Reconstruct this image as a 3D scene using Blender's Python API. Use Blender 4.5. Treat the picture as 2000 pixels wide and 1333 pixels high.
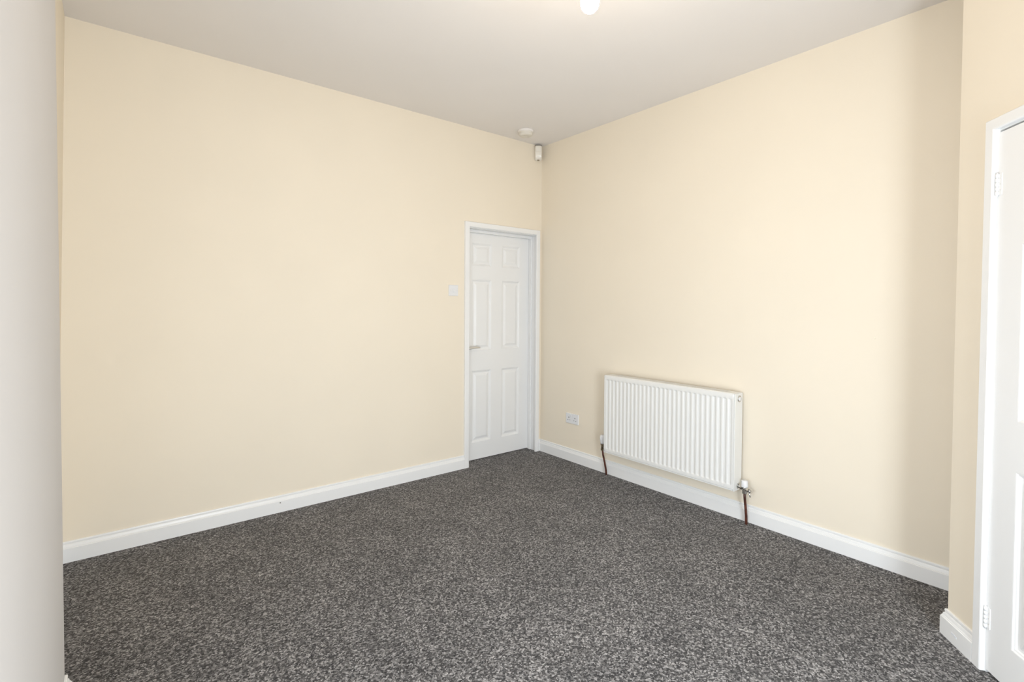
import bpy, bmesh, math, random
from mathutils import Vector, Matrix, Euler

random.seed(7)
scene = bpy.context.scene
COL = scene.collection
for o in list(bpy.data.objects):
    bpy.data.objects.remove(o, do_unlink=True)

# ------------------------------------------------------------------ camera
# World: far room corner at the origin; left wall is the plane y = 0 (room at y < 0),
# right wall is the plane x = 0 (room at x < 0); carpet surface z = 0.  Metres.
CAM = Vector((-3.0955, -3.4293, 1.3385))
YAW, PITCH, ROLL = 0.67666, -0.02210, 0.00609
FPX, PPY = 977.27, 618.8
fwd = Vector((math.sin(YAW) * math.cos(PITCH), math.cos(YAW) * math.cos(PITCH), math.sin(PITCH)))
rgt0 = fwd.cross(Vector((0, 0, 1))).normalized()
up0 = rgt0.cross(fwd)
rgt = math.cos(ROLL) * rgt0 + math.sin(ROLL) * up0
upv = -math.sin(ROLL) * rgt0 + math.cos(ROLL) * up0
cam_data = bpy.data.cameras.new('camera')
cam_data.sensor_fit = 'HORIZONTAL'
cam_data.sensor_width = 36.0
cam_data.lens = FPX / 2000.0 * 36.0
cam_data.shift_y = -(666.5 - PPY) / 2000.0
cam_data.clip_start = 0.02
cam = bpy.data.objects.new('camera', cam_data)
m = Matrix((rgt, upv, -fwd)).transposed().to_4x4()
m.translation = CAM
cam.matrix_world = m
COL.objects.link(cam)
scene.camera = cam

# ------------------------------------------------------------------ world, daylight, exposure
world = bpy.data.worlds.new('sky')
scene.world = world
world.use_nodes = True
wn = world.node_tree
bg = wn.nodes['Background']
bg.inputs['Color'].default_value = (0.80, 0.90, 1.0, 1)      # overcast daylight outside the window
bg.inputs['Strength'].default_value = 1.0

WIN = (-3.30, -2.50, 0.30, 1.60)                              # window opening in the near left wall: y0 y1 z0 z1
XN = -3.2236                                                  # face of the near left wall
BACK_Y = -4.15
WIN2 = (-2.75, -1.88, 0.10, 1.50)                             # window opening in the back wall: x0 x1 z0 z1


def daylight(name, w, h, energy, loc, facing):
    d = bpy.data.lights.new(name, 'AREA')
    d.shape = 'RECTANGLE'
    d.size, d.size_y = w - 0.06, h - 0.06
    d.energy = energy
    d.color = DAY_COLOR
    o = bpy.data.objects.new(name, d)
    o.location = loc
    o.rotation_euler = Vector(facing).to_track_quat('-Z', 'Z').to_euler()
    COL.objects.link(o)


DAY_COLOR = (0.83, 0.915, 1.0)
DAY_SIDE, DAY_BACK = 50.0, 64.0
daylight('window_daylight', WIN[1] - WIN[0], WIN[3] - WIN[2], DAY_SIDE, (XN - 0.05, (WIN[0] + WIN[1]) / 2, (WIN[2] + WIN[3]) / 2), (1, 0, 0))
daylight('window_daylight', WIN2[1] - WIN2[0], WIN2[3] - WIN2[2], DAY_BACK, ((WIN2[0] + WIN2[1]) / 2, BACK_Y - 0.05, (WIN2[2] + WIN2[3]) / 2), (0, 1, 0))
BULB_STRENGTH = 195.0
BULB_COLOR = (1.0, 0.80, 0.56)

scene.cycles.use_light_tree = False
scene.view_settings.view_transform = 'Standard'
scene.view_settings.look = 'None'
scene.view_settings.exposure = 0.0
scene.view_settings.gamma = 1.0
scene.view_settings.use_curve_mapping = False


# ------------------------------------------------------------------ materials
def new_mat(name):
    mt = bpy.data.materials.new(name)
    mt.use_nodes = True
    nt = mt.node_tree
    return mt, nt, nt.nodes['Principled BSDF']


def simple(name, col, rough=0.5, metal=0.0, bump=0.0, bscale=200.0, vary=0.0, vscale=3.0, spec=0.5):
    mt, nt, b = new_mat(name)
    b.inputs['Base Color'].default_value = (*col, 1)
    b.inputs['Roughness'].default_value = rough
    b.inputs['Metallic'].default_value = metal
    b.inputs['Specular IOR Level'].default_value = spec
    tc = nt.nodes.new('ShaderNodeTexCoord')
    if vary > 0:
        nz = nt.nodes.new('ShaderNodeTexNoise')
        nz.inputs['Scale'].default_value = vscale
        nz.inputs['Detail'].default_value = 1
        nt.links.new(tc.outputs['Object'], nz.inputs['Vector'])
        rp = nt.nodes.new('ShaderNodeValToRGB')
        rp.color_ramp.elements[0].position = 0.3
        rp.color_ramp.elements[1].position = 0.7
        rp.color_ramp.elements[0].color = (*[c * (1 - vary) for c in col], 1)
        rp.color_ramp.elements[1].color = (*[min(1, c * (1 + vary)) for c in col], 1)
        nt.links.new(nz.outputs['Fac'], rp.inputs['Fac'])
        nt.links.new(rp.outputs['Color'], b.inputs['Base Color'])
    if bump > 0:
        n2 = nt.nodes.new('ShaderNodeTexNoise')
        n2.inputs['Scale'].default_value = bscale
        n2.inputs['Detail'].default_value = 3
        nt.links.new(tc.outputs['Object'], n2.inputs['Vector'])
        bp = nt.nodes.new('ShaderNodeBump')
        bp.inputs['Strength'].default_value = bump
        bp.inputs['Distance'].default_value = 0.001
        nt.links.new(n2.outputs['Fac'], bp.inputs['Height'])
        nt.links.new(bp.outputs['Normal'], b.inputs['Normal'])
    return mt


M = {}
M['wall'] = simple('cream_wall_paint', (0.87, 0.782, 0.645), 0.75, vary=0.010, vscale=2.0, spec=0.25)
M['dimmed_pale_wall'] = simple('dimmed_pale_paint', (0.63, 0.605, 0.585), 0.75, vary=0.010, vscale=2.0, spec=0.25)  # pale grey wall tone, with lens vignetting darkened into the colour
M['ceiling'] = simple('white_ceiling_paint', (0.84, 0.80, 0.765), 0.85, vary=0.010, vscale=2.0, spec=0.2)
M['gloss'] = simple('white_gloss_paint', (0.875, 0.87, 0.86), 0.32)
M['enamel'] = simple('white_radiator_enamel', (0.83, 0.825, 0.80), 0.30)
M['plastic'] = simple('white_plastic', (0.80, 0.80, 0.81), 0.35)
M['cream_plastic'] = simple('aged_white_plastic', (0.84, 0.80, 0.72), 0.4)
M['alarm_plastic'] = simple('yellowed_alarm_plastic', (0.76, 0.72, 0.64), 0.45)
M['sensor_lens'] = simple('milky_sensor_lens', (0.86, 0.82, 0.74), 0.25)
M['chrome'] = simple('worn_chrome', (0.62, 0.61, 0.59), 0.22, metal=1.0, vary=0.12, vscale=90)
M['steel'] = simple('satin_steel', (0.80, 0.79, 0.77), 0.3, metal=1.0)
M['brass'] = simple('tarnished_brass', (0.24, 0.19, 0.12), 0.4, metal=0.8, vary=0.3, vscale=120)
M['pipe'] = simple('brown_painted_pipe', (0.095, 0.030, 0.018), 0.42, vary=0.45, vscale=45)
M['dark'] = simple('dark_slot_and_shadow', (0.05, 0.045, 0.045), 0.7)  # socket slots, and the painted gap shadow above the motion sensor
M['upvc'] = simple('white_window_plastic', (0.85, 0.85, 0.85), 0.3)
M['flex'] = simple('white_flex', (0.8, 0.79, 0.76), 0.5)
M['mark'] = simple('scuff_mark', (0.22, 0.20, 0.18), 0.8)
M['chip'] = simple('filler_smear', (0.84, 0.85, 0.88), 0.6)
M['outside'] = simple('outside_ground', (0.22, 0.22, 0.20), 0.9)


def glass_mat():
    mt = bpy.data.materials.new('window_glass')
    mt.use_nodes = True
    nt = mt.node_tree
    nt.nodes.clear()
    out = nt.nodes.new('ShaderNodeOutputMaterial')
    mx = nt.nodes.new('ShaderNodeMixShader')
    fr = nt.nodes.new('ShaderNodeFresnel')
    tr = nt.nodes.new('ShaderNodeBsdfTransparent')
    gl = nt.nodes.new('ShaderNodeBsdfGlossy')
    gl.inputs['Roughness'].default_value = 0.02
    fr.inputs['IOR'].default_value = 1.45
    nt.links.new(fr.outputs[0], mx.inputs[0])
    nt.links.new(tr.outputs[0], mx.inputs[1])
    nt.links.new(gl.outputs[0], mx.inputs[2])
    nt.links.new(mx.outputs[0], out.inputs['Surface'])
    return mt


M['glass'] = glass_mat()


def bulb_mat():
    mt, nt, b = new_mat('lit_bulb_glass')
    b.inputs['Base Color'].default_value = (0.9, 0.88, 0.82, 1)
    b.inputs['Emission Color'].default_value = (*BULB_COLOR, 1)
    b.inputs['Emission Strength'].default_value = BULB_STRENGTH
    return mt


M['bulb'] = bulb_mat()


def carpet_mat():
    mt, nt, b = new_mat('grey_twist_carpet')
    L = nt.links.new
    tc = nt.nodes.new('ShaderNodeTexCoord')
    # tufts
    v = nt.nodes.new('ShaderNodeTexVoronoi')
    v.inputs['Scale'].default_value = 165.0
    v.inputs['Randomness'].default_value = 1.0
    wn_ = nt.nodes.new('ShaderNodeTexNoise')
    wn_.inputs['Scale'].default_value = 90.0
    wn_.inputs['Detail'].default_value = 2.0
    mixv = nt.nodes.new('ShaderNodeMixRGB')
    mixv.inputs['Fac'].default_value = 0.012
    L(tc.outputs['Object'], wn_.inputs['Vector'])
    L(tc.outputs['Object'], mixv.inputs['Color1'])
    L(wn_.outputs['Color'], mixv.inputs['Color2'])
    L(mixv.outputs['Color'], v.inputs['Vector'])
    sep = nt.nodes.new('ShaderNodeSeparateColor')
    L(v.outputs['Color'], sep.inputs['Color'])
    rp = nt.nodes.new('ShaderNodeValToRGB')
    e = rp.color_ramp.elements
    e[0].position = 0.0
    e[0].color = (0.022, 0.020, 0.020, 1)
    e[1].position = 1.0
    e[1].color = (0.42, 0.40, 0.39, 1)
    for pos, c in ((0.30, (0.053, 0.049, 0.048)), (0.52, (0.116, 0.109, 0.106)), (0.78, (0.215, 0.205, 0.20))):
        n = rp.color_ramp.elements.new(pos)
        n.color = (*c, 1)
    L(sep.outputs[0], rp.inputs['Fac'])
    # pile direction patches
    n3 = nt.nodes.new('ShaderNodeTexNoise')
    n3.inputs['Scale'].default_value = 3.2
    n3.inputs['Detail'].default_value = 5.0
    n3.inputs['Roughness'].default_value = 0.65
    L(tc.outputs['Object'], n3.inputs['Vector'])
    mr = nt.nodes.new('ShaderNodeMapRange')
    mr.inputs['From Min'].default_value = 0.32
    mr.inputs['From Max'].default_value = 0.68
    mr.inputs['To Min'].default_value = 0.82
    mr.inputs['To Max'].default_value = 1.18
    L(n3.outputs['Fac'], mr.inputs['Value'])
    mul = nt.nodes.new('ShaderNodeMixRGB')
    mul.blend_type = 'MULTIPLY'
    mul.inputs['Fac'].default_value = 1.0
    L(rp.outputs['Color'], mul.inputs['Color1'])
    L(mr.outputs['Result'], mul.inputs['Color2'])
    L(mul.outputs['Color'], b.inputs['Base Color'])
    b.inputs['Roughness'].default_value = 0.95
    b.inputs['Specular IOR Level'].default_value = 0.1
    b.inputs['Sheen Weight'].default_value = 0.15
    bp = nt.nodes.new('ShaderNodeBump')
    bp.inputs['Strength'].default_value = 0.6
    bp.inputs['Distance'].default_value = 0.004
    inv = nt.nodes.new('ShaderNodeMath')
    inv.operation = 'SUBTRACT'
    inv.inputs[0].default_value = 1.0
    L(v.outputs['Distance'], inv.inputs[1])
    L(inv.outputs[0], bp.inputs['Height'])
    L(bp.outputs['Normal'], b.inputs['Normal'])
    return mt


M['carpet'] = carpet_mat()


# ------------------------------------------------------------------ mesh helpers
class MB:
    def __init__(self):
        self.v = []
        self.f = []
        self.sm = []

    def add(self, verts, faces, smooth=False):
        k = len(self.v)
        self.v += [tuple(p) for p in verts]
        self.f += [tuple(i + k for i in fc) for fc in faces]
        self.sm += [smooth] * len(faces)
        return self

    def box(self, x0, x1, y0, y1, z0, z1, bev=0.0, seg=2):
        x0, x1 = min(x0, x1), max(x0, x1)
        y0, y1 = min(y0, y1), max(y0, y1)
        z0, z1 = min(z0, z1), max(z0, z1)
        if bev <= 0:
            vs = [(x, y, z) for z in (z0, z1) for y in (y0, y1) for x in (x0, x1)]
            return self.add(vs, [(0, 2, 3, 1), (4, 5, 7, 6), (0, 1, 5, 4), (2, 6, 7, 3), (0, 4, 6, 2), (1, 3, 7, 5)])
        bm = bmesh.new()
        bmesh.ops.create_cube(bm, size=1.0)
        for p in bm.verts:
            p.co = ((p.co.x + .5) * (x1 - x0) + x0, (p.co.y + .5) * (y1 - y0) + y0, (p.co.z + .5) * (z1 - z0) + z0)
        bmesh.ops.bevel(bm, geom=list(bm.edges), offset=bev, segments=seg, affect='EDGES', profile=0.5)
        bm.verts.index_update()
        vs = [p.co[:] for p in bm.verts]
        fs = [[q.index for q in fc.verts] for fc in bm.faces]
        bm.free()
        return self.add(vs, fs, smooth=False)

    def cyl(self, p0, p1, r0, r1=None, n=16, caps=True, smooth=True):
        r1 = r0 if r1 is None else r1
        p0, p1 = Vector(p0), Vector(p1)
        a = (p1 - p0).normalized()
        t = Vector((0, 0, 1)) if abs(a.z) < 0.9 else Vector((1, 0, 0))
        u = a.cross(t).normalized()
        w = a.cross(u)
        vs = []
        for p, r in ((p0, r0), (p1, r1)):
            for i in range(n):
                g = 2 * math.pi * i / n
                vs.append(p + u * (r * math.cos(g)) + w * (r * math.sin(g)))
        fs = [(i, n + i, n + (i + 1) % n, (i + 1) % n) for i in range(n)]
        self.add(vs, fs, smooth)
        if caps:
            self.add([vs[i] for i in range(n)], [tuple(range(n))])
            self.add([vs[n + i] for i in range(n)], [tuple(reversed(range(n)))])
        return self

    def lathe(self, prof, c=(0, 0, 0), axis='z', n=32, smooth=True):
        """prof: list of (radius, height along the axis) turned about the axis through c."""
        c = Vector(c)
        vs = []
        for r, h in prof:
            for i in range(n):
                g = 2 * math.pi * i / n
                a, b = r * math.cos(g), r * math.sin(g)
                if axis == 'z':
                    p = Vector((a, b, h))
                elif axis == 'y':
                    p = Vector((a, h, -b))
                else:
                    p = Vector((h, a, b))
                vs.append(c + p)
        fs = []
        for j in range(len(prof) - 1):
            for i in range(n):
                k = (i + 1) % n
                fs.append((j * n + i, j * n + k, (j + 1) * n + k, (j + 1) * n + i))
        return self.add(vs, fs, smooth)

    def tube(self, pts, r, n=12):
        pts = [Vector(p) for p in pts]
        rings = []
        for i, p in enumerate(pts):
            a = (pts[min(i + 1, len(pts) - 1)] - pts[max(i - 1, 0)]).normalized()
            t = Vector((0, 0, 1)) if abs(a.z) < 0.9 else Vector((0, 1, 0))
            u = a.cross(t).normalized()
            w = a.cross(u)
            rr = r[i] if isinstance(r, (list, tuple)) else r
            rings.append([p + u * (rr * math.cos(2 * math.pi * k / n)) + w * (rr * math.sin(2 * math.pi * k / n)) for k in range(n)])
        vs = [q for rg in rings for q in rg]
        fs = []
        for j in range(len(rings) - 1):
            for k in range(n):
                k2 = (k + 1) % n
                fs.append((j * n + k, (j + 1) * n + k, (j + 1) * n + k2, j * n + k2))
        self.add(vs, fs, True)
        self.add(rings[0], [tuple(range(n))])
        self.add(rings[-1], [tuple(reversed(range(n)))])
        return self

    def build(self, name, mat, parent=None, loc=None, rotz=None):
        me = bpy.data.meshes.new(name)
        me.from_pydata([tuple(p) for p in self.v], [], self.f)
        bm = bmesh.new()
        bm.from_mesh(me)
        for i, fc in enumerate(bm.faces):
            fc.smooth = self.sm[i]
        bmesh.ops.remove_doubles(bm, verts=bm.verts, dist=1e-6)
        bmesh.ops.recalc_face_normals(bm, faces=bm.faces)
        bm.to_mesh(me)
        bm.free()
        me.materials.append(M[mat] if isinstance(mat, str) else mat)
        ob = bpy.data.objects.new(name, me)
        COL.objects.link(ob)
        if parent is not None:
            ob.parent = parent
        if loc is not None:
            ob.location = loc
        if rotz is not None:
            ob.rotation_euler = (0, 0, rotz)
        return ob


def tag(o, label=None, cat=None, group=None, kind=None):
    if label:
        o['label'] = label
    if cat:
        o['category'] = cat
    if group:
        o['group'] = group
    if kind:
        o['kind'] = kind
    return o


def empty(name, loc=(0, 0, 0), rotz=0.0):
    e = bpy.data.objects.new(name, None)
    e.empty_display_size = 0.05
    e.location = loc
    e.rotation_euler = (0, 0, rotz)
    COL.objects.link(e)
    return e


def struct(o, label=None):
    return tag(o, label=label, kind='structure')


def prism(poly, z0, z1):
    """closed 2-D polygon extruded from z0 to z1"""
    mb = MB()
    n = len(poly)
    vs = [(x, y, z0) for x, y in poly] + [(x, y, z1) for x, y in poly]
    fs = [(i, (i + 1) % n, n + (i + 1) % n, n + i) for i in range(n)]
    fs += [tuple(reversed(range(n))), tuple(range(n, 2 * n))]
    return mb.add(vs, fs)


# ------------------------------------------------------------------ room plan
H = 2.793                              # ceiling height
T = 0.15                               # wall thickness
XA = -3.316                            # alcove side wall at floor level
XAT = -3.262                           # and at the ceiling: the old wall leans a little
YN = -1.245                            # far corner of the near left wall
ANG = math.radians(49)
DD = Vector((-math.sin(ANG), -math.cos(ANG), 0))     # along the angled wall, towards the camera side
DN = Vector((-math.cos(ANG), math.sin(ANG), 0))      # angled wall's normal into the room
WP = Vector((-0.4462, -2.9856, 0))                   # u = 0 on the angled wall
EC = WP + DD * -0.015                                # external corner of the angled wall
LB = (EC.y - BACK_Y) / -DD.y
BC = EC + DD * LB                                    # where the angled wall meets the back wall
RL = -EC.x / -DN.x                                   # length of its return to the right wall
RC = EC - DN * RL                                    # return meets the right wall (x = 0)

# floor
floor = struct(MB().box(XA - T, T, BACK_Y - T, T, -0.12, 0).build('floor', 'carpet'), 'dark grey flecked twist pile carpet covering the floor')
# ceiling
struct(MB().box(XA - T, T, BACK_Y - T, T, H, H + 0.12).build('ceiling', 'ceiling'), 'plain off white painted ceiling')

# left wall with the opening of door 1
DX0, DX1, DZ = -0.820, -0.036, 2.000
mb = MB()
mb.box(XA - T, DX0, 0, T, 0, H)
mb.box(DX1, T, 0, T, 0, H)
mb.box(DX0, DX1, 0, T, DZ, H)
struct(mb.build('wall_left', 'wall'), 'long cream wall with the closed door at its right end')
# right wall
wall_right = struct(MB().box(0, T, RC.y - 0.1, 0, 0, H).build('wall_right', 'wall'), 'cream wall behind the radiator')
# alcove side wall and the wall beside the camera, which stands a little prouder
mb = MB()
mb.add([(XA - T, YN, 0), (XA, YN, 0), (XA, 0, 0), (XA - T, 0, 0), (XA - T, YN, H), (XAT, YN, H), (XAT, 0, H), (XA - T, 0, H)],
       [(0, 3, 2, 1), (4, 5, 6, 7), (0, 1, 5, 4), (1, 2, 6, 5), (2, 3, 7, 6), (3, 0, 4, 7)])
struct(mb.build('wall_alcove', 'wall'), 'narrow strip of cream side wall at the left end')
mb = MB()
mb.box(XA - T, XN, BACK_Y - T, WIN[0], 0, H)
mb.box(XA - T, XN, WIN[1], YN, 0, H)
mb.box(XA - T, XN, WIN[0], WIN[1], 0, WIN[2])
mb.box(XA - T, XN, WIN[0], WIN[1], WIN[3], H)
struct(mb.build('wall_near_left', 'dimmed_pale_wall'), 'pale wall filling the left edge of the picture')


# angled wall with the opening of door 2 (local u along DD)
def diag(u, off=0.0, z=0.0):
    p = WP + DD * u + DN * off
    return Vector((p.x, p.y, z))


ROT2 = math.atan2(DD.y, DD.x)          # local +X = DD, local +Y = -DN (into the wall)
U0, U1 = 0.172, 0.986                  # structural opening
mb = MB()
mb.box(-0.015, U0, 0, 0.12, 0, H)
mb.box(U1, 0.4 + LB, 0, 0.12, 0, H)
mb.box(U0, U1, 0, 0.12, 2.0, H)
struct(mb.build('wall_angled', 'wall', loc=WP, rotz=ROT2), 'angled cream wall around the panelled door at right')
mb = MB()
mb.box(-0.015, 0.105, 0.12, RL + 0.15, 0, H)
struct(mb.build('wall_return', 'wall', loc=WP, rotz=ROT2), 'return of the angled wall to the right wall')

# back wall with its window, behind the camera
mb = MB()
mb.box(XA - T, WIN2[0], BACK_Y - T, BACK_Y, 0, H)
mb.box(WIN2[1], T, BACK_Y - T, BACK_Y, 0, H)
mb.box(WIN2[0], WIN2[1], BACK_Y - T, BACK_Y, 0, WIN2[2])
mb.box(WIN2[0], WIN2[1], BACK_Y - T, BACK_Y, WIN2[3], H)
struct(mb.build('wall_back', 'wall'), 'cream wall behind the camera')


def make_window(name, label, loc, rotz, ww, wh):
    win = struct(empty(name, loc, rotz), label)
    fw = 0.055
    mb = MB()
    mb.box(-ww / 2, -ww / 2 + fw, -0.03, 0.03, 0, wh, 0.004)
    mb.box(ww / 2 - fw, ww / 2, -0.03, 0.03, 0, wh, 0.004)
    mb.box(-ww / 2 + fw, ww / 2 - fw, -0.03, 0.03, 0, fw, 0.004)
    mb.box(-ww / 2 + fw, ww / 2 - fw, -0.03, 0.03, wh - fw, wh, 0.004)
    mb.box(-ww / 2 + fw, ww / 2 - fw, -0.025, 0.025, wh * 0.68, wh * 0.68 + 0.05, 0.004)
    mb.build('window_frame', 'upvc', win)
    MB().box(-ww / 2 + fw, ww / 2 - fw, -0.004, 0.004, fw, wh * 0.68).build('pane', 'glass', win)
    MB().box(-ww / 2 + fw, ww / 2 - fw, -0.004, 0.004, wh * 0.68 + 0.05, wh - fw).build('pane', 'glass', win)
    MB().box(-ww / 2 - 0.03, ww / 2 + 0.03, 0.04, 0.115, -0.02, 0.003, 0.005).build('window_sill', 'gloss', win)


make_window('window_1', 'white framed window in the near left wall beside the camera', (XN - 0.10, (WIN[0] + WIN[1]) / 2, WIN[2]), -math.pi / 2, WIN[1] - WIN[0], WIN[3] - WIN[2])
make_window('window_2', 'white framed window in the wall behind the camera', ((WIN2[0] + WIN2[1]) / 2, BACK_Y - 0.10, WIN2[2]), 0.0, WIN2[1] - WIN2[0], WIN2[3] - WIN2[2])

# ------------------------------------------------------------------ skirting boards
SKH, SKT = 0.107, 0.018
SK_PROF = [(0.0, SKH), (0.0050, SKH), (0.0072, SKH - 0.0015), (0.0080, SKH - 0.005), (0.0080, SKH - 0.0105), (0.0066, SKH - 0.0125),
           (0.0066, SKH - 0.0150), (0.0095, SKH - 0.0165), (0.0112, SKH - 0.0215), (0.0125, SKH - 0.0265), (0.0150, SKH - 0.0305),
           (0.0150, SKH - 0.0330), (SKT - 0.001, SKH - 0.0340), (SKT, SKH - 0.0355), (SKT, 0.0)]


def sweep_xy(path, prof):
    """profile (offset to the left-hand side of the path, z) swept along a mitred polyline"""
    pts = [Vector((p[0], p[1])) for p in path]
    n = len(pts)
    norms = []
    for i in range(n - 1):
        t = (pts[i + 1] - pts[i]).normalized()
        norms.append(Vector((-t.y, t.x)))
    mit = []
    for i in range(n):
        if i == 0:
            mit.append(norms[0])
        elif i == n - 1:
            mit.append(norms[-1])
        else:
            b = (norms[i - 1] + norms[i]).normalized()
            mit.append(b / b.dot(norms[i]))
    mb = MB()
    k = len(prof)
    full = list(prof) + [(0.0, 0.0)]
    kk = len(full)
    vs = []
    for i in range(n):
        for d, z in full:
            q = pts[i] + mit[i] * d
            vs.append((q.x, q.y, z))
    fs = []
    for i in range(n - 1):
        for j in range(kk):
            j2 = (j + 1) % kk
            fs.append((i * kk + j, i * kk + j2, (i + 1) * kk + j2, (i + 1) * kk + j))
    fs.append(tuple(range(kk)))
    fs.append(tuple((n - 1) * kk + j for j in reversed(range(kk))))
    return mb.add(vs, fs)


ARX0, ARX1 = -0.843, -0.028            # outer edges of the door 1 architrave
# left-hand side of the walking direction is the room
struct(sweep_xy([(ARX0, 0), (XA, 0), (XA, YN)], SK_PROF).build('baseboard_left', 'gloss'), 'white moulded skirting board along the long cream wall')
struct(sweep_xy([(RC.x, RC.y), (0, 0), (-0.026, 0)], SK_PROF).build('baseboard_right', 'gloss'), 'white moulded skirting board under the radiator')
struct(sweep_xy([(XA, YN), (XN, YN), (XN, BACK_Y), (-1.9, BACK_Y)], SK_PROF).build('baseboard_near_left', 'gloss'),
       'white skirting board at the bottom left corner of the picture')
pe = diag(0.146)
struct(sweep_xy([(pe.x, pe.y), (EC.x, EC.y), (RC.x, RC.y)], SK_PROF).build('baseboard_angled', 'gloss'),
       'short white skirting board beside the panelled door at right')
pq, pb = diag(1.012), diag(LB - 0.015)
struct(sweep_xy([(pb.x, pb.y), (pq.x, pq.y)], SK_PROF).build('baseboard_angled_far', 'gloss'), 'white skirting board beyond the right door')


# ------------------------------------------------------------------ doors
def rect_loft(rings):
    """rings: (x0,x1,z0,z1,y) nested rectangles joined into one surface, last one capped"""
    mb = MB()
    vs, fs = [], []
    for (x0, x1, z0, z1, y) in rings:
        vs += [(x0, y, z0), (x1, y, z0), (x1, y, z1), (x0, y, z1)]
    for r in range(len(rings) - 1):
        for i in range(4):
            j = (i + 1) % 4
            fs.append((r * 4 + i, r * 4 + j, (r + 1) * 4 + j, (r + 1) * 4 + i))
    k = (len(rings) - 1) * 4
    fs.append((k, k + 1, k + 2, k + 3))
    fs.append((3, 2, 1, 0))
    return mb.add(vs, fs)


ROWS = ((0.155, 0.778), (0.948, 1.560), (1.676, 1.872))


def make_door(name, label, x0, x1, z0, z1, stile, colw, yface):
    """six-panel leaf in local coordinates, its face at y = yface looking towards -y"""
    cx = (x0 + x1) / 2
    cols = ((x0 + stile, x0 + stile + colw), (x1 - stile - colw, x1 - stile))
    mb = MB()
    yb = yface + 0.035
    zs = [z0] + [z for r in ROWS for z in r] + [z1]
    xs = [x0, cols[0][0], cols[0][1], cols[1][0], cols[1][1], x1]
    # solid leaf as one welded grid: stiles and rails in front, panel bays left open for the panels
    for i in range(5):
        for j in range(7):
            hole = i in (1, 3) and j in (1, 3, 5)
            ya = yface + 0.020 if hole else yface
            mb.box(xs[i], xs[i + 1], ya, yb, zs[j], zs[j + 1])
    door = mb.build(name, 'gloss')
    # drop the inner seams so that the leaf is one clean skin
    me = door.data
    bm = bmesh.new()
    bm.from_mesh(me)
    bmesh.ops.remove_doubles(bm, verts=bm.verts, dist=1e-5)
    seen = {}
    for fc in bm.faces:
        seen.setdefault(tuple(sorted(v.index for v in fc.verts)), []).append(fc)
    dead = [f for fs in seen.values() if len(fs) > 1 for f in fs]
    bmesh.ops.delete(bm, geom=dead, context='FACES')
    bmesh.ops.recalc_face_normals(bm, faces=bm.faces)
    bm.to_mesh(me)
    bm.free()
    struct(door, label)
    meshes = {}
    for (ca, cb) in cols:
        for ri, (ra, rb) in enumerate(ROWS):
            w, h = cb - ca, rb - ra
            if ri not in meshes:
                def R(ins, y):
                    return (-w / 2 + ins, w / 2 - ins, -h / 2 + ins, h / 2 - ins, y)
                mbp = rect_loft([R(0.0002, 0.0195), R(0.0002, 0.0), R(0.004, 0.0005), R(0.008, 0.0042), R(0.012, 0.0052),
                                 R(0.016, 0.0095), R(0.024, 0.0105), R(0.030, 0.0095), R(0.046, 0.0030), R(0.050, 0.0022)])
                ob = mbp.build('panel', 'gloss', door)
                meshes[ri] = ob.data
            else:
                ob = bpy.data.objects.new('panel', meshes[ri])
                COL.objects.link(ob)
                ob.parent = door
            ob.location = ((ca + cb) / 2, yface, (ra + rb) / 2)
    return door


def mitre_frame(parent, xo0, xo1, xi0, xi1, zo, zi, th, bev=0.006, z0=0.0):
    """architrave: two legs and a head with mitred corners; front face at y = -th"""
    def leg(a_out, a_in):
        s = 1 if a_in > a_out else -1
        prof = [(a_out, 0.0), (a_out, -th + bev * 0.6), (a_out + s * bev * 0.6, -th), (a_in - s * bev, -th), (a_in - s * bev * 0.3, -th + bev * 0.3),
                (a_in, -th + bev), (a_in, 0.0)]
        vs, fs = [], []
        n = len(prof)
        for x, y in prof:
            vs.append((x, y, z0))
        for x, y in prof:
            fr = (x - a_out) / (a_in - a_out)
            vs.append((x, y, zo + (zi - zo) * fr))
        for i in range(n):
            j = (i + 1) % n
            fs.append((i, j, n + j, n + i))
        fs += [tuple(range(n)), tuple(reversed(range(n, 2 * n)))]
        return MB().add(vs, fs)
    leg(xo0, xi0).build('architrave_leg', 'gloss', parent)
    leg(xo1, xi1).build('architrave_leg', 'gloss', parent)
    prof = [(0.0, 0.0), (0.0, -th + bev * 0.6), (bev * 0.6, -th), (zo - zi - bev, -th), (zo - zi - bev * 0.3, -th + bev * 0.3), (zo - zi, -th + bev), (zo - zi, 0.0)]
    vs, fs = [], []
    n = len(prof)
    for side, (xo, xi) in enumerate(((xo0, xi0), (xo1, xi1))):
        for dz, y in prof:
            fr = dz / (zo - zi)
            vs.append((xo + (xi - xo) * fr, y, zo - dz))
    for i in range(n):
        j = (i + 1) % n
        fs.append((i, j, n + j, n + i))
    fs += [tuple(range(n)), tuple(reversed(range(n, 2 * n)))]
    MB().add(vs, fs).build('architrave_head', 'gloss', parent)


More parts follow.
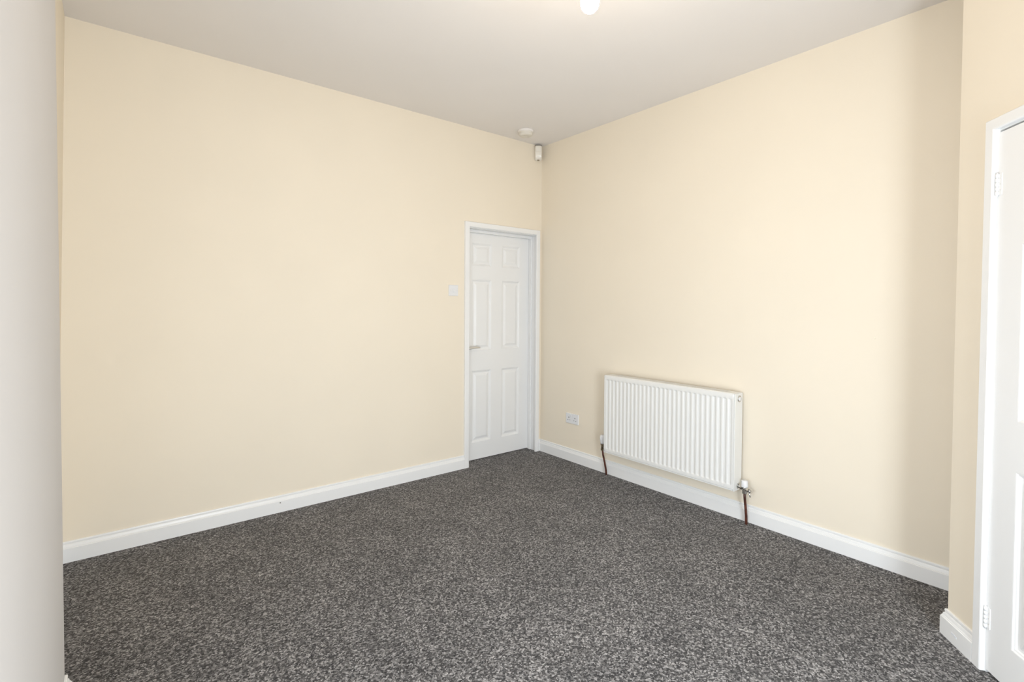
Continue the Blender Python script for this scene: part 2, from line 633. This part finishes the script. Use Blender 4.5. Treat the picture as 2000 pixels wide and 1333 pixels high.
# door 1 : set back in the left wall
door1 = make_door('door_1', 'closed white six panel door beside the room corner', -0.806, -0.052, 0.008, 1.972, 0.113, 0.208, 0.110)
trim1 = struct(empty('trim_1'), 'white architrave and frame around the door by the corner')
mitre_frame(trim1, ARX0, ARX1, -0.799, -0.070, 2.024, 1.981, 0.018)
mb = MB()
mb.box(DX0, -0.808, 0.0, T, 0.0, 2.0)
mb.box(-0.050, DX1, 0.0, T, 0.0, 2.0)
mb.box(-0.808, -0.050, 0.0, T, 1.977, 2.0)
mb.build('lining', 'gloss', trim1)
mb = MB()
mb.box(-0.808, -0.797, 0.072, 0.108, 0.0, 1.977, 0.002)
mb.box(-0.061, -0.050, 0.072, 0.108, 0.0, 1.977, 0.002)
mb.box(-0.797, -0.061, 0.072, 0.108, 1.954, 1.977, 0.002)
mb.build('door_stop', 'gloss', trim1)


def lever(door, hx, hz, yf, sgn):
    hd = MB()
    hd.lathe([(0.0, -0.008), (0.024, -0.008), (0.026, -0.006), (0.026, 0.0)], (hx, yf, hz), 'y', 24)
    hd.cyl((hx, yf - 0.006, hz), (hx, yf - 0.052, hz), 0.009)
    hd.tube([(hx - 0.012 * sgn, yf - 0.050, hz - 0.001), (hx, yf - 0.052, hz), (hx + 0.02 * sgn, yf - 0.054, hz + 0.003), (hx + 0.06 * sgn, yf - 0.054, hz + 0.006),
             (hx + 0.105 * sgn, yf - 0.050, hz + 0.004), (hx + 0.118 * sgn, yf - 0.042, hz + 0.003)], [0.007, 0.010, 0.0095, 0.0085, 0.008, 0.005])
    tag(hd.build('lever_handle', 'steel', door), 'satin steel lever handle')


lever(door1, -0.752, 0.975, 0.110, 1)
door1_back = MB().box(DX0, DX1, 0.185, 0.20, 0.0, 2.0).build('hall_backing', 'wall')
struct(door1_back, 'space behind the closed door')

# door 2 : in the angled wall, nearly flush with it
door2 = make_door('door_2', 'white six panel door cut off by the right edge', 0.197, 0.959, 0.012, 1.972, 0.108, 0.212, -0.002)
door2.location = WP
door2.rotation_euler = (0, 0, ROT2)
trim2 = empty('trim_2', WP, ROT2)
struct(trim2, 'white architrave around the panelled door at right')
mitre_frame(trim2, 0.146, 1.012, 0.189, 0.969, 2.026, 1.984, 0.018)
mb = MB()
mb.box(U0, 0.194, 0.0, 0.12, 0.0, 2.0)
mb.box(0.962, U1, 0.0, 0.12, 0.0, 2.0)
mb.box(0.194, 0.962, 0.0, 0.12, 1.979, 2.0)
mb.build('lining', 'gloss', trim2)
mb = MB()
mb.box(0.194, 0.206, 0.036, 0.06, 0.0, 1.979)
mb.box(0.950, 0.962, 0.036, 0.06, 0.0, 1.979)
mb.box(0.206, 0.950, 0.036, 0.06, 1.967, 1.979)
mb.build('door_stop', 'gloss', trim2)
lever(door2, 0.905, 0.975, -0.002, -1)
for hz in (1.746, 0.166):
    hb = MB()
    hb.box(0.1943, 0.1962, -0.004, 0.030, hz, hz + 0.078)
    hb.box(0.1964, 0.212, -0.0045, -0.0022, hz + 0.001, hz + 0.077)
    for k in range(5):
        za = hz + k * 0.0156
        hb.cyl((0.1955, -0.0075, za + 0.0007), (0.1955, -0.0075, za + 0.0149), 0.0052, n=14)
    hb.cyl((0.1955, -0.0075, hz - 0.003), (0.1955, -0.0075, hz + 0.081), 0.0036, n=12)
    hg = hb.build('hinge', 'gloss', door2)
    sc = MB()
    for dz in (0.018, 0.039, 0.060):
        sc.cyl((0.206, -0.0045, hz + dz), (0.206, -0.0053, hz + dz), 0.0024, n=10)
    sc.build('screw', 'steel', hg)
# cupboard interior behind door 2, so that the gap under it stays dark
mb = MB()
mb.box(0.12, 1.03, 0.45, 0.47, 0.0, 2.2)
mb.box(0.12, 0.14, 0.12, 0.45, 0.0, 2.2)
mb.box(1.01, 1.03, 0.12, 0.45, 0.0, 2.2)
mb.box(0.12, 1.03, 0.12, 0.47, 2.2, 2.22)
struct(mb.build('wall_cupboard', 'wall', loc=WP, rotz=ROT2), 'inside of the cupboard behind the right door')

# ------------------------------------------------------------------ radiator
RXF, RXB = -0.125, -0.030
RY0, RY1 = -0.879, -1.906             # far end, near end
RZ0, RZ1 = 0.207, 0.806
rad = tag(empty('radiator', (0, (RY0 + RY1) / 2, 0)), 'white fluted panel radiator hung on the cream wall', 'radiator')
ry = (RY0 + RY1) / 2


def radp(mb, name, mat, parent=rad):
    mb.v = [(x, y - ry, z) for x, y, z in mb.v]
    return mb.build(name, mat, parent)


# front panel : 29 pressed channels between flat rims
NCH = 29
c0, c1 = -0.908, -1.880
pit = (c1 - c0) / (NCH - 1)
ys = [(RY0, 0.0)]
for i in range(NCH):
    c = c0 + i * pit
    w = abs(pit)
    for dy, d in ((-0.36, 0.0), (-0.31, 0.12), (-0.22, 0.88), (-0.17, 1.0), (0.17, 1.0), (0.22, 0.88), (0.31, 0.12), (0.36, 0.0)):
        ys.append((c - dy * w, d) if False else (c + dy * pit, d))
ys.append((RY1, 0.0))
zrows = [(RZ0 + 0.010, 0), (RZ0 + 0.031, 0), (RZ0 + 0.0325, 0.1), (RZ0 + 0.0365, 0.9), (RZ0 + 0.040, 1.0),
         (RZ1 - 0.040, 1.0), (RZ1 - 0.0365, 0.9), (RZ1 - 0.0325, 0.1), (RZ1 - 0.031, 0), (RZ1 - 0.006, 0)]
CD = 0.0048
vs, fs = [], []
ny, nz = len(ys), len(zrows)
for z, k in zrows:
    for y, d in ys:
        vs.append((RXF + CD * d * k, y, z))
for j in range(nz - 1):
    for i in range(ny - 1):
        fs.append((j * ny + i, j * ny + i + 1, (j + 1) * ny + i + 1, (j + 1) * ny + i))
mb = MB().add(vs, fs, True)
# rolled rims and back of the sheet
bx = RXF + 0.016


def rim(pts_front, dz, off):
    return [(x + off, y, z + dz) for x, y, z in pts_front]


top = [vs[(nz - 1) * ny + i] for i in range(ny)]
bot = [vs[i] for i in range(ny)]
for line, sg in ((top, 1), (bot, -1)):
    l1 = [(x + 0.0012, y, z + sg * 0.0035) for x, y, z in line]
    l2 = [(x + 0.0042, y, z + sg * 0.0048) for x, y, z in line]
    l3 = [(bx, y, z + sg * 0.0048) for x, y, z in line]
    allv = line + l1 + l2 + l3
    ff = []
    for a in range(3):
        for i in range(ny - 1):
            ff.append((a * ny + i, a * ny + i + 1, (a + 1) * ny + i + 1, (a + 1) * ny + i))
    mb.add(allv, ff, True)
mb.add([(bx, RY0, RZ0 + 0.005), (bx, RY1, RZ0 + 0.005), (bx, RY1, RZ1 - 0.001), (bx, RY0, RZ1 - 0.001)], [(0, 1, 2, 3)])
for yy in (RY0, RY1):
    mb.add([(RXF, yy, RZ0 + 0.010), (RXF, yy, RZ1 - 0.006), (bx, yy, RZ1 - 0.001), (bx, yy, RZ0 + 0.005)], [(0, 1, 2, 3)])
radp(mb, 'front_panel', 'enamel')
# bottom flange of the panel
mb = MB().box(RXF + 0.002, RXF + 0.012, RY1 + 0.004, RY0 - 0.004, RZ0 - 0.001, RZ0 + 0.0055, 0.0015)
radp(mb, 'bottom_flange', 'enamel')
# rear panel and convector fins between the panels
mb = MB().box(RXB - 0.016, RXB, RY1 + 0.004, RY0 - 0.004, RZ0 + 0.006, RZ1 - 0.012, 0.004)
radp(mb, 'rear_panel', 'enamel')
mb = MB()
nf = 2 * NCH
x_a, x_b = bx + 0.004, RXB - 0.020
for i in range(nf):
    y = RY0 - 0.02 - (RY0 - RY1 - 0.04) * i / (nf - 1)
    mb.box(x_a, x_b, y - 0.0006, y + 0.0006, RZ0 + 0.05, RZ1 - 0.05)
fins = radp(mb, 'convector_fins', 'enamel')
tag(fins, kind='stuff')
# end covers
for ya, yb in ((RY0 + 0.0065, RY0), (RY1, RY1 - 0.0065)):
    mb = MB().box(RXF + 0.0005, RXB - 0.002, yb, ya, RZ0 - 0.004, RZ1, 0.003)
    radp(mb, 'side_cover', 'enamel')
# slotted top grille
mb = MB()
gx0, gx1 = RXF + 0.006, RXB - 0.004
gz0, gz1 = RZ1 - 0.004, RZ1 + 0.0015
mb.box(gx0, gx0 + 0.016, RY1 + 0.001, RY0 - 0.001, gz0, gz1, 0.001, 1)
mb.box(gx1 - 0.014, gx1, RY1 + 0.001, RY0 - 0.001, gz0, gz1, 0.001, 1)
mb.box(gx0 + 0.016, gx1 - 0.014, RY1 + 0.001, RY1 + 0.055, gz0, gz1)
mb.box(gx0 + 0.016, gx1 - 0.014, RY0 - 0.055, RY0 - 0.001, gz0, gz1)
ng = 80
for i in range(ng):
    y = RY1 + 0.055 + (RY0 - RY1 - 0.11) * (i + 0.5) / ng
    mb.box(gx0 + 0.016, gx1 - 0.014, y - 0.0032, y + 0.0032, gz0, gz1)
radp(mb, 'top_grille', 'enamel')
# blanking plug at the upper near end
pm = MB()
PY, PX, PZ = RY1 - 0.0065, -0.077, RZ1 - 0.034
pm.lathe([(0.0, 0.001), (0.020, 0.001), (0.0205, -0.004), (0.017, -0.006), (0.012, -0.0045)], (PX, PY, PZ), 'y', 28)
plug = radp(pm, 'blanking_plug', 'chrome')
tag(plug, 'chrome plug in the radiator end')
pm = MB()
pm.lathe([(0.0, -0.0085), (0.0105, -0.0080), (0.0120, -0.0060), (0.0120, -0.003)], (PX, PY, PZ), 'y', 28)
pm.v = [(x, y - ry, z) for x, y, z in pm.v]
pm.build('plug_cap', 'plastic', plug)

# near valve: lockshield with white cap and drain cock, on a brown pipe
VX, VY, VZ = -0.077, -1.955, 0.232
mb = MB()
mb.cyl((VX, RY1 - 0.0055, VZ), (VX, RY1 - 0.013, VZ), 0.0195, n=6, smooth=False)
mb.cyl((VX, RY1 - 0.012, VZ), (VX, VY + 0.024, VZ), 0.0135, n=20)
mb.cyl((VX, VY + 0.026, VZ), (VX, VY + 0.012, VZ), 0.0165, n=6, smooth=False)
mb.cyl((VX, VY + 0.014, VZ), (VX, VY - 0.010, VZ), 0.0105, n=18)
mb.cyl((VX, VY, VZ - 0.026), (VX, VY, VZ + 0.016), 0.0115, n=20)
mb.cyl((VX, VY, VZ - 0.036), (VX, VY, VZ - 0.018), 0.0150, n=6, smooth=False)
lock = radp(mb, 'lockshield_valve', 'chrome')
tag(lock, 'tarnished chrome valve body')
mb = MB()
mb.lathe([(0.0, 0.045), (0.0160, 0.0445), (0.0182, 0.042), (0.0195, 0.010), (0.0195, 0.006), (0.0, 0.006)], (VX, VY, VZ), 'z', 28)
mb.v = [(x, y - ry, z) for x, y, z in mb.v]
mb.build('valve_cap', 'plastic', lock)
mb = MB()
dv = Vector((-0.30, -0.95, -0.12)).normalized()
p0 = Vector((VX, VY, VZ - 0.004))
mb.cyl(p0, p0 + dv * 0.030, 0.0105, n=16)
mb.cyl(p0 + dv * 0.026, p0 + dv * 0.034, 0.0130, n=6, smooth=False)
mb.cyl(p0 + dv * 0.034, p0 + dv * 0.048, 0.0105, 0.0095, n=16)
mb.cyl(p0 + dv * 0.046, p0 + dv * 0.055, 0.0085, n=4, smooth=False)
q0 = p0 + dv * 0.030 + Vector((0, 0, -0.006))
mb.tube([q0, q0 + Vector((-0.004, -0.008, -0.012)), q0 + Vector((-0.009, -0.016, -0.030))], [0.005, 0.004, 0.0034], 10)
mb.v = [(x, y - ry, z) for x, y, z in mb.v]
mb.build('drain_cock', 'chrome', lock)
mb = MB()
mb.tube([(VX, VY, VZ - 0.030), (VX + 0.002, VY - 0.001, VZ - 0.06), (VX + 0.012, VY - 0.002, 0.11), (VX + 0.020, VY - 0.003, 0.05), (VX + 0.022, VY - 0.003, -0.004)], 0.0078, 16)
pn = radp(mb, 'pipe', 'pipe')
tag(pn, 'brown painted pipe')

# far valve: white thermostatic head half hidden by the radiator
TX, TY, TZ = -0.077, -0.822, 0.236
mb = MB()
mb.cyl((TX, RY0 + 0.006, TZ), (TX, TY - 0.014, TZ), 0.0125, n=18)
mb.cyl((TX, TY, TZ - 0.026), (TX, TY, TZ + 0.022), 0.0115, n=20)
mb.cyl((TX, TY, TZ - 0.036), (TX, TY, TZ - 0.020), 0.0145, n=6, smooth=False)
mb.cyl((TX, TY, TZ + 0.006), (TX, TY, TZ + 0.020), 0.0155, n=6, smooth=False)
tv = radp(mb, 'thermostatic_valve', 'brass')
tag(tv, 'tarnished brass valve body')
mb = MB()
prof = [(0.0, 0.088), (0.014, 0.087), (0.0185, 0.082), (0.020, 0.072), (0.0205, 0.042), (0.0185, 0.034), (0.0175, 0.018), (0.0, 0.018)]
mb.lathe(prof, (TX, TY, TZ), 'z', 28)
for k in range(14):
    g = 2 * math.pi * k / 14
    mb.cyl((TX + 0.0203 * math.cos(g), TY + 0.0203 * math.sin(g), TZ + 0.042), (TX + 0.0198 * math.cos(g), TY + 0.0198 * math.sin(g), TZ + 0.074), 0.0016, n=6)
mb.v = [(x, y - ry, z) for x, y, z in mb.v]
mb.build('valve_head', 'plastic', tv)
mb = MB()
mb.tube([(TX, TY, TZ - 0.030), (TX + 0.004, TY - 0.002, TZ - 0.07), (TX + 0.020, TY - 0.006, 0.10), (TX + 0.032, TY - 0.009, 0.04), (TX + 0.036, TY - 0.010, -0.004)], 0.0076, 16)
pn = radp(mb, 'pipe', 'pipe')
tag(pn, 'brown painted pipe')

# ------------------------------------------------------------------ small blemishes
MB().lathe([(0.0, -0.0012), (0.003, -0.0010), (0.0045, 0.0)], (0, 0, 0), 'y', 10).build('nail_mark', 'mark', bpy.data.objects['baseboard_left'], loc=(-2.255, -0.0179, 0.062))
MB().lathe([(0.0, -0.0015), (0.003, -0.0012), (0.0045, 0.0)], (0, 0, 0), 'x', 10).build('wall_pimple', 'wall', wall_right, loc=(0.0, -2.586, 1.180))
qd = diag(0.052, 0.0181, 0.040)
sm = MB()
sm.box(-0.016, 0.004, -0.0006, 0.0, -0.004, 0.004)
sm.box(-0.002, 0.014, -0.0007, 0.0, -0.007, 0.001)
sm.build('filler_smear', 'chip', bpy.data.objects['baseboard_angled'], loc=qd, rotz=ROT2)

# ------------------------------------------------------------------ light switch on the left wall
sw = tag(empty('light_switch', (-0.9485, 0, 1.457)), 'white square light switch left of the door', 'light switch')
rect_loft([(-.043, .043, -.043, .043, 0.0), (-.043, .043, -.043, .043, -.0065), (-.0415, .0415, -.0415, .0415, -.0085), (-.0405, .0405, -.0405, .0405, -.009)]).build('plate', 'plastic', sw)
mb = MB()
vs = [(-.008, -.0088, -.0135), (.008, -.0088, -.0135), (.008, -.0088, .0135), (-.008, -.0088, .0135),
      (-.0072, -.0138, -.0125), (.0072, -.0138, -.0125), (.0072, -.0105, .0125), (-.0072, -.0105, .0125)]
mb.add(vs, [(0, 1, 5, 4), (1, 2, 6, 5), (2, 3, 7, 6), (3, 0, 4, 7), (4, 5, 6, 7), (3, 2, 1, 0)])
mb.build('rocker', 'plastic', sw)
for sx in (-0.030, 0.030):
    MB().lathe([(0.0, -.0096), (0.0030, -.0098), (0.0034, -.0088)], (sx, 0, 0), 'y', 14).build('screw', 'steel', sw)

# ------------------------------------------------------------------ double socket on the right wall (front faces -x)
so = tag(empty('double_socket', (0, -0.4165, 0.367), -math.pi / 2), 'white double power socket on the wall left of the radiator', 'socket')
rect_loft([(-.073, .073, -.043, .043, 0.0), (-.073, .073, -.043, .043, -.0065), (-.0715, .0715, -.0415, .0415, -.0085), (-.0705, .0705, -.0405, .0405, -.009)]).build('plate', 'plastic', so)
for cxs in (-0.036, 0.036):
    mb = MB()
    mb.box(cxs - 0.0036, cxs + 0.0036, -.0097, -.0086, 0.0035, 0.0125)
    mb.box(cxs - 0.0150, cxs - 0.0080, -.0097, -.0086, -0.0150, -0.0105)
    mb.box(cxs + 0.0080, cxs + 0.0150, -.0097, -.0086, -0.0150, -0.0105)
    mb.build('pin_slots', 'dark', so)
for cxs in (-0.013, 0.013):
    mb = MB()
    vs = [(cxs - .006, -.0088, .013), (cxs + .006, -.0088, .013), (cxs + .006, -.0088, .033), (cxs - .006, -.0088, .033),
          (cxs - .0054, -.0105, .014), (cxs + .0054, -.0105, .014), (cxs + .0054, -.0130, .032), (cxs - .0054, -.0130, .032)]
    mb.add(vs, [(0, 1, 5, 4), (1, 2, 6, 5), (2, 3, 7, 6), (3, 0, 4, 7), (4, 5, 6, 7), (3, 2, 1, 0)])
    mb.build('switch_rocker', 'plastic', so)
for sx in (-0.0615, 0.0615):
    MB().lathe([(0.0, -.0096), (0.0030, -.0098), (0.0034, -.0088)], (sx, 0, -0.003), 'y', 14).build('screw', 'steel', so)

# ------------------------------------------------------------------ motion sensor in the top corner
ps = tag(empty('motion_sensor', (-0.070, -0.026, 2.646), math.radians(-38)), 'small white motion sensor high up in the room corner', 'motion sensor')


def rounded_column(hw, hd, z0, z1, taper, n=20, ybk=0.012):
    """D-shaped upright case: flat back at y = ybk, curved front"""
    prof = [(z0, 0.55), (z0 + 0.006, 0.80), (z0 + 0.016, 0.95), (z0 + 0.03, 1.0), (z1 - 0.010, 1.0), (z1 - 0.003, 0.97), (z1, 0.92)]
    vs, fs = [], []
    for z, k in prof:
        for i in range(n + 1):
            g = math.pi * i / n
            ex = 0.55
            cx_, sy_ = math.cos(g), math.sin(g)
            px = math.copysign(abs(cx_) ** ex, cx_) * hw * k
            py = -(abs(sy_) ** ex) * hd * k + ybk
            vs.append((px, py, z))
    m1 = n + 1
    for j in range(len(prof) - 1):
        for i in range(n):
            fs.append((j * m1 + i, j * m1 + i + 1, (j + 1) * m1 + i + 1, (j + 1) * m1 + i))
        fs.append((j * m1 + n, j * m1, (j + 1) * m1, (j + 1) * m1 + n))
    fs.append(tuple(reversed(range(m1))))
    fs.append(tuple((len(prof) - 1) * m1 + i for i in range(m1)))
    return MB().add(vs, fs, False)


rounded_column(0.034, 0.046, 0.0, 0.128, 0.9).build('case', 'cream_plastic', ps)
lm = MB()
vs, fs = [], []
rows, cs = 8, 12
for j in range(rows + 1):
    for i in range(cs + 1):
        a = -0.9 + 1.8 * i / cs
        z = 0.026 + 0.050 * j / rows
        bul = 0.006 * math.sin(math.pi * j / rows) ** 0.6
        vs.append((0.026 * math.sin(a) / math.sin(0.9), -0.0335 - bul * math.cos(a) - 0.001, z))
for j in range(rows):
    for i in range(cs):
        fs.append((j * (cs + 1) + i, j * (cs + 1) + i + 1, (j + 1) * (cs + 1) + i + 1, (j + 1) * (cs + 1) + i))
lm.add(vs, fs, True)
lm.build('lens', 'sensor_lens', ps)
MB().box(-0.030, 0.030, -0.026, 0.010, 0.1275, 0.131).build('top_shadow_strip', 'dark', ps)  # dark strip painting the shadow in the gap below the ceiling
MB().box(-0.010, 0.010, -0.030, -0.014, -0.003, 0.002, 0.001).build('bottom_tab', 'brass', ps)

# ------------------------------------------------------------------ smoke alarm on the ceiling
sa = tag(empty('smoke_alarm', (-0.391, -0.230, H)), 'round off white smoke alarm on the ceiling near the corner', 'smoke alarm')
MB().lathe([(0.0, 0.0), (0.064, 0.0), (0.065, -0.003), (0.065, -0.014), (0.062, -0.017), (0.0, -0.017)], n=40).build('base', 'ceiling', sa)
MB().lathe([(0.058, -0.015), (0.058, -0.022), (0.056, -0.024), (0.056, -0.030), (0.058, -0.032), (0.056, -0.040), (0.049, -0.046), (0.018, -0.048), (0.016, -0.046), (0.0, -0.046)],
           n=40).build('cover', 'alarm_plastic', sa)

# ------------------------------------------------------------------ pendant light, lit
BX, BY, BZ = -1.713, -2.153, 2.415      # lowest point of the bulb
pl = tag(empty('pendant_light', (BX, BY, BZ)), 'lit bare bulb hanging at the top edge of the picture', 'ceiling light')
top_z = H - BZ
bulb_ob = MB().lathe([(0.0, 0.0), (0.010, 0.0016), (0.020, 0.0068), (0.028, 0.0155), (0.0325, 0.026), (0.034, 0.036), (0.0325, 0.047), (0.028, 0.059), (0.021, 0.072),
            (0.016, 0.083), (0.0145, 0.090)], n=36).build('bulb', 'bulb', pl)
MB().lathe([(0.0145, 0.088), (0.0125, 0.091), (0.0125, 0.108), (0.0, 0.108)], n=24).build('bulb_cap', 'steel', pl)
MB().lathe([(0.0, 0.098), (0.019, 0.098), (0.020, 0.101), (0.020, 0.120), (0.0165, 0.126), (0.015, 0.140), (0.008, 0.156), (0.004, 0.160), (0.0, 0.160)], n=28).build('lamp_holder', 'plastic', pl)
MB().cyl((0, 0, 0.158), (0, 0, top_z - 0.028), 0.0034, n=10).build('flex', 'flex', pl)
MB().lathe([(0.0, top_z - 0.032), (0.008, top_z - 0.032), (0.012, top_z - 0.026), (0.034, top_z - 0.020), (0.039, top_z - 0.010), (0.040, top_z), (0.0, top_z)], n=32).build('ceiling_rose', 'plastic', pl)
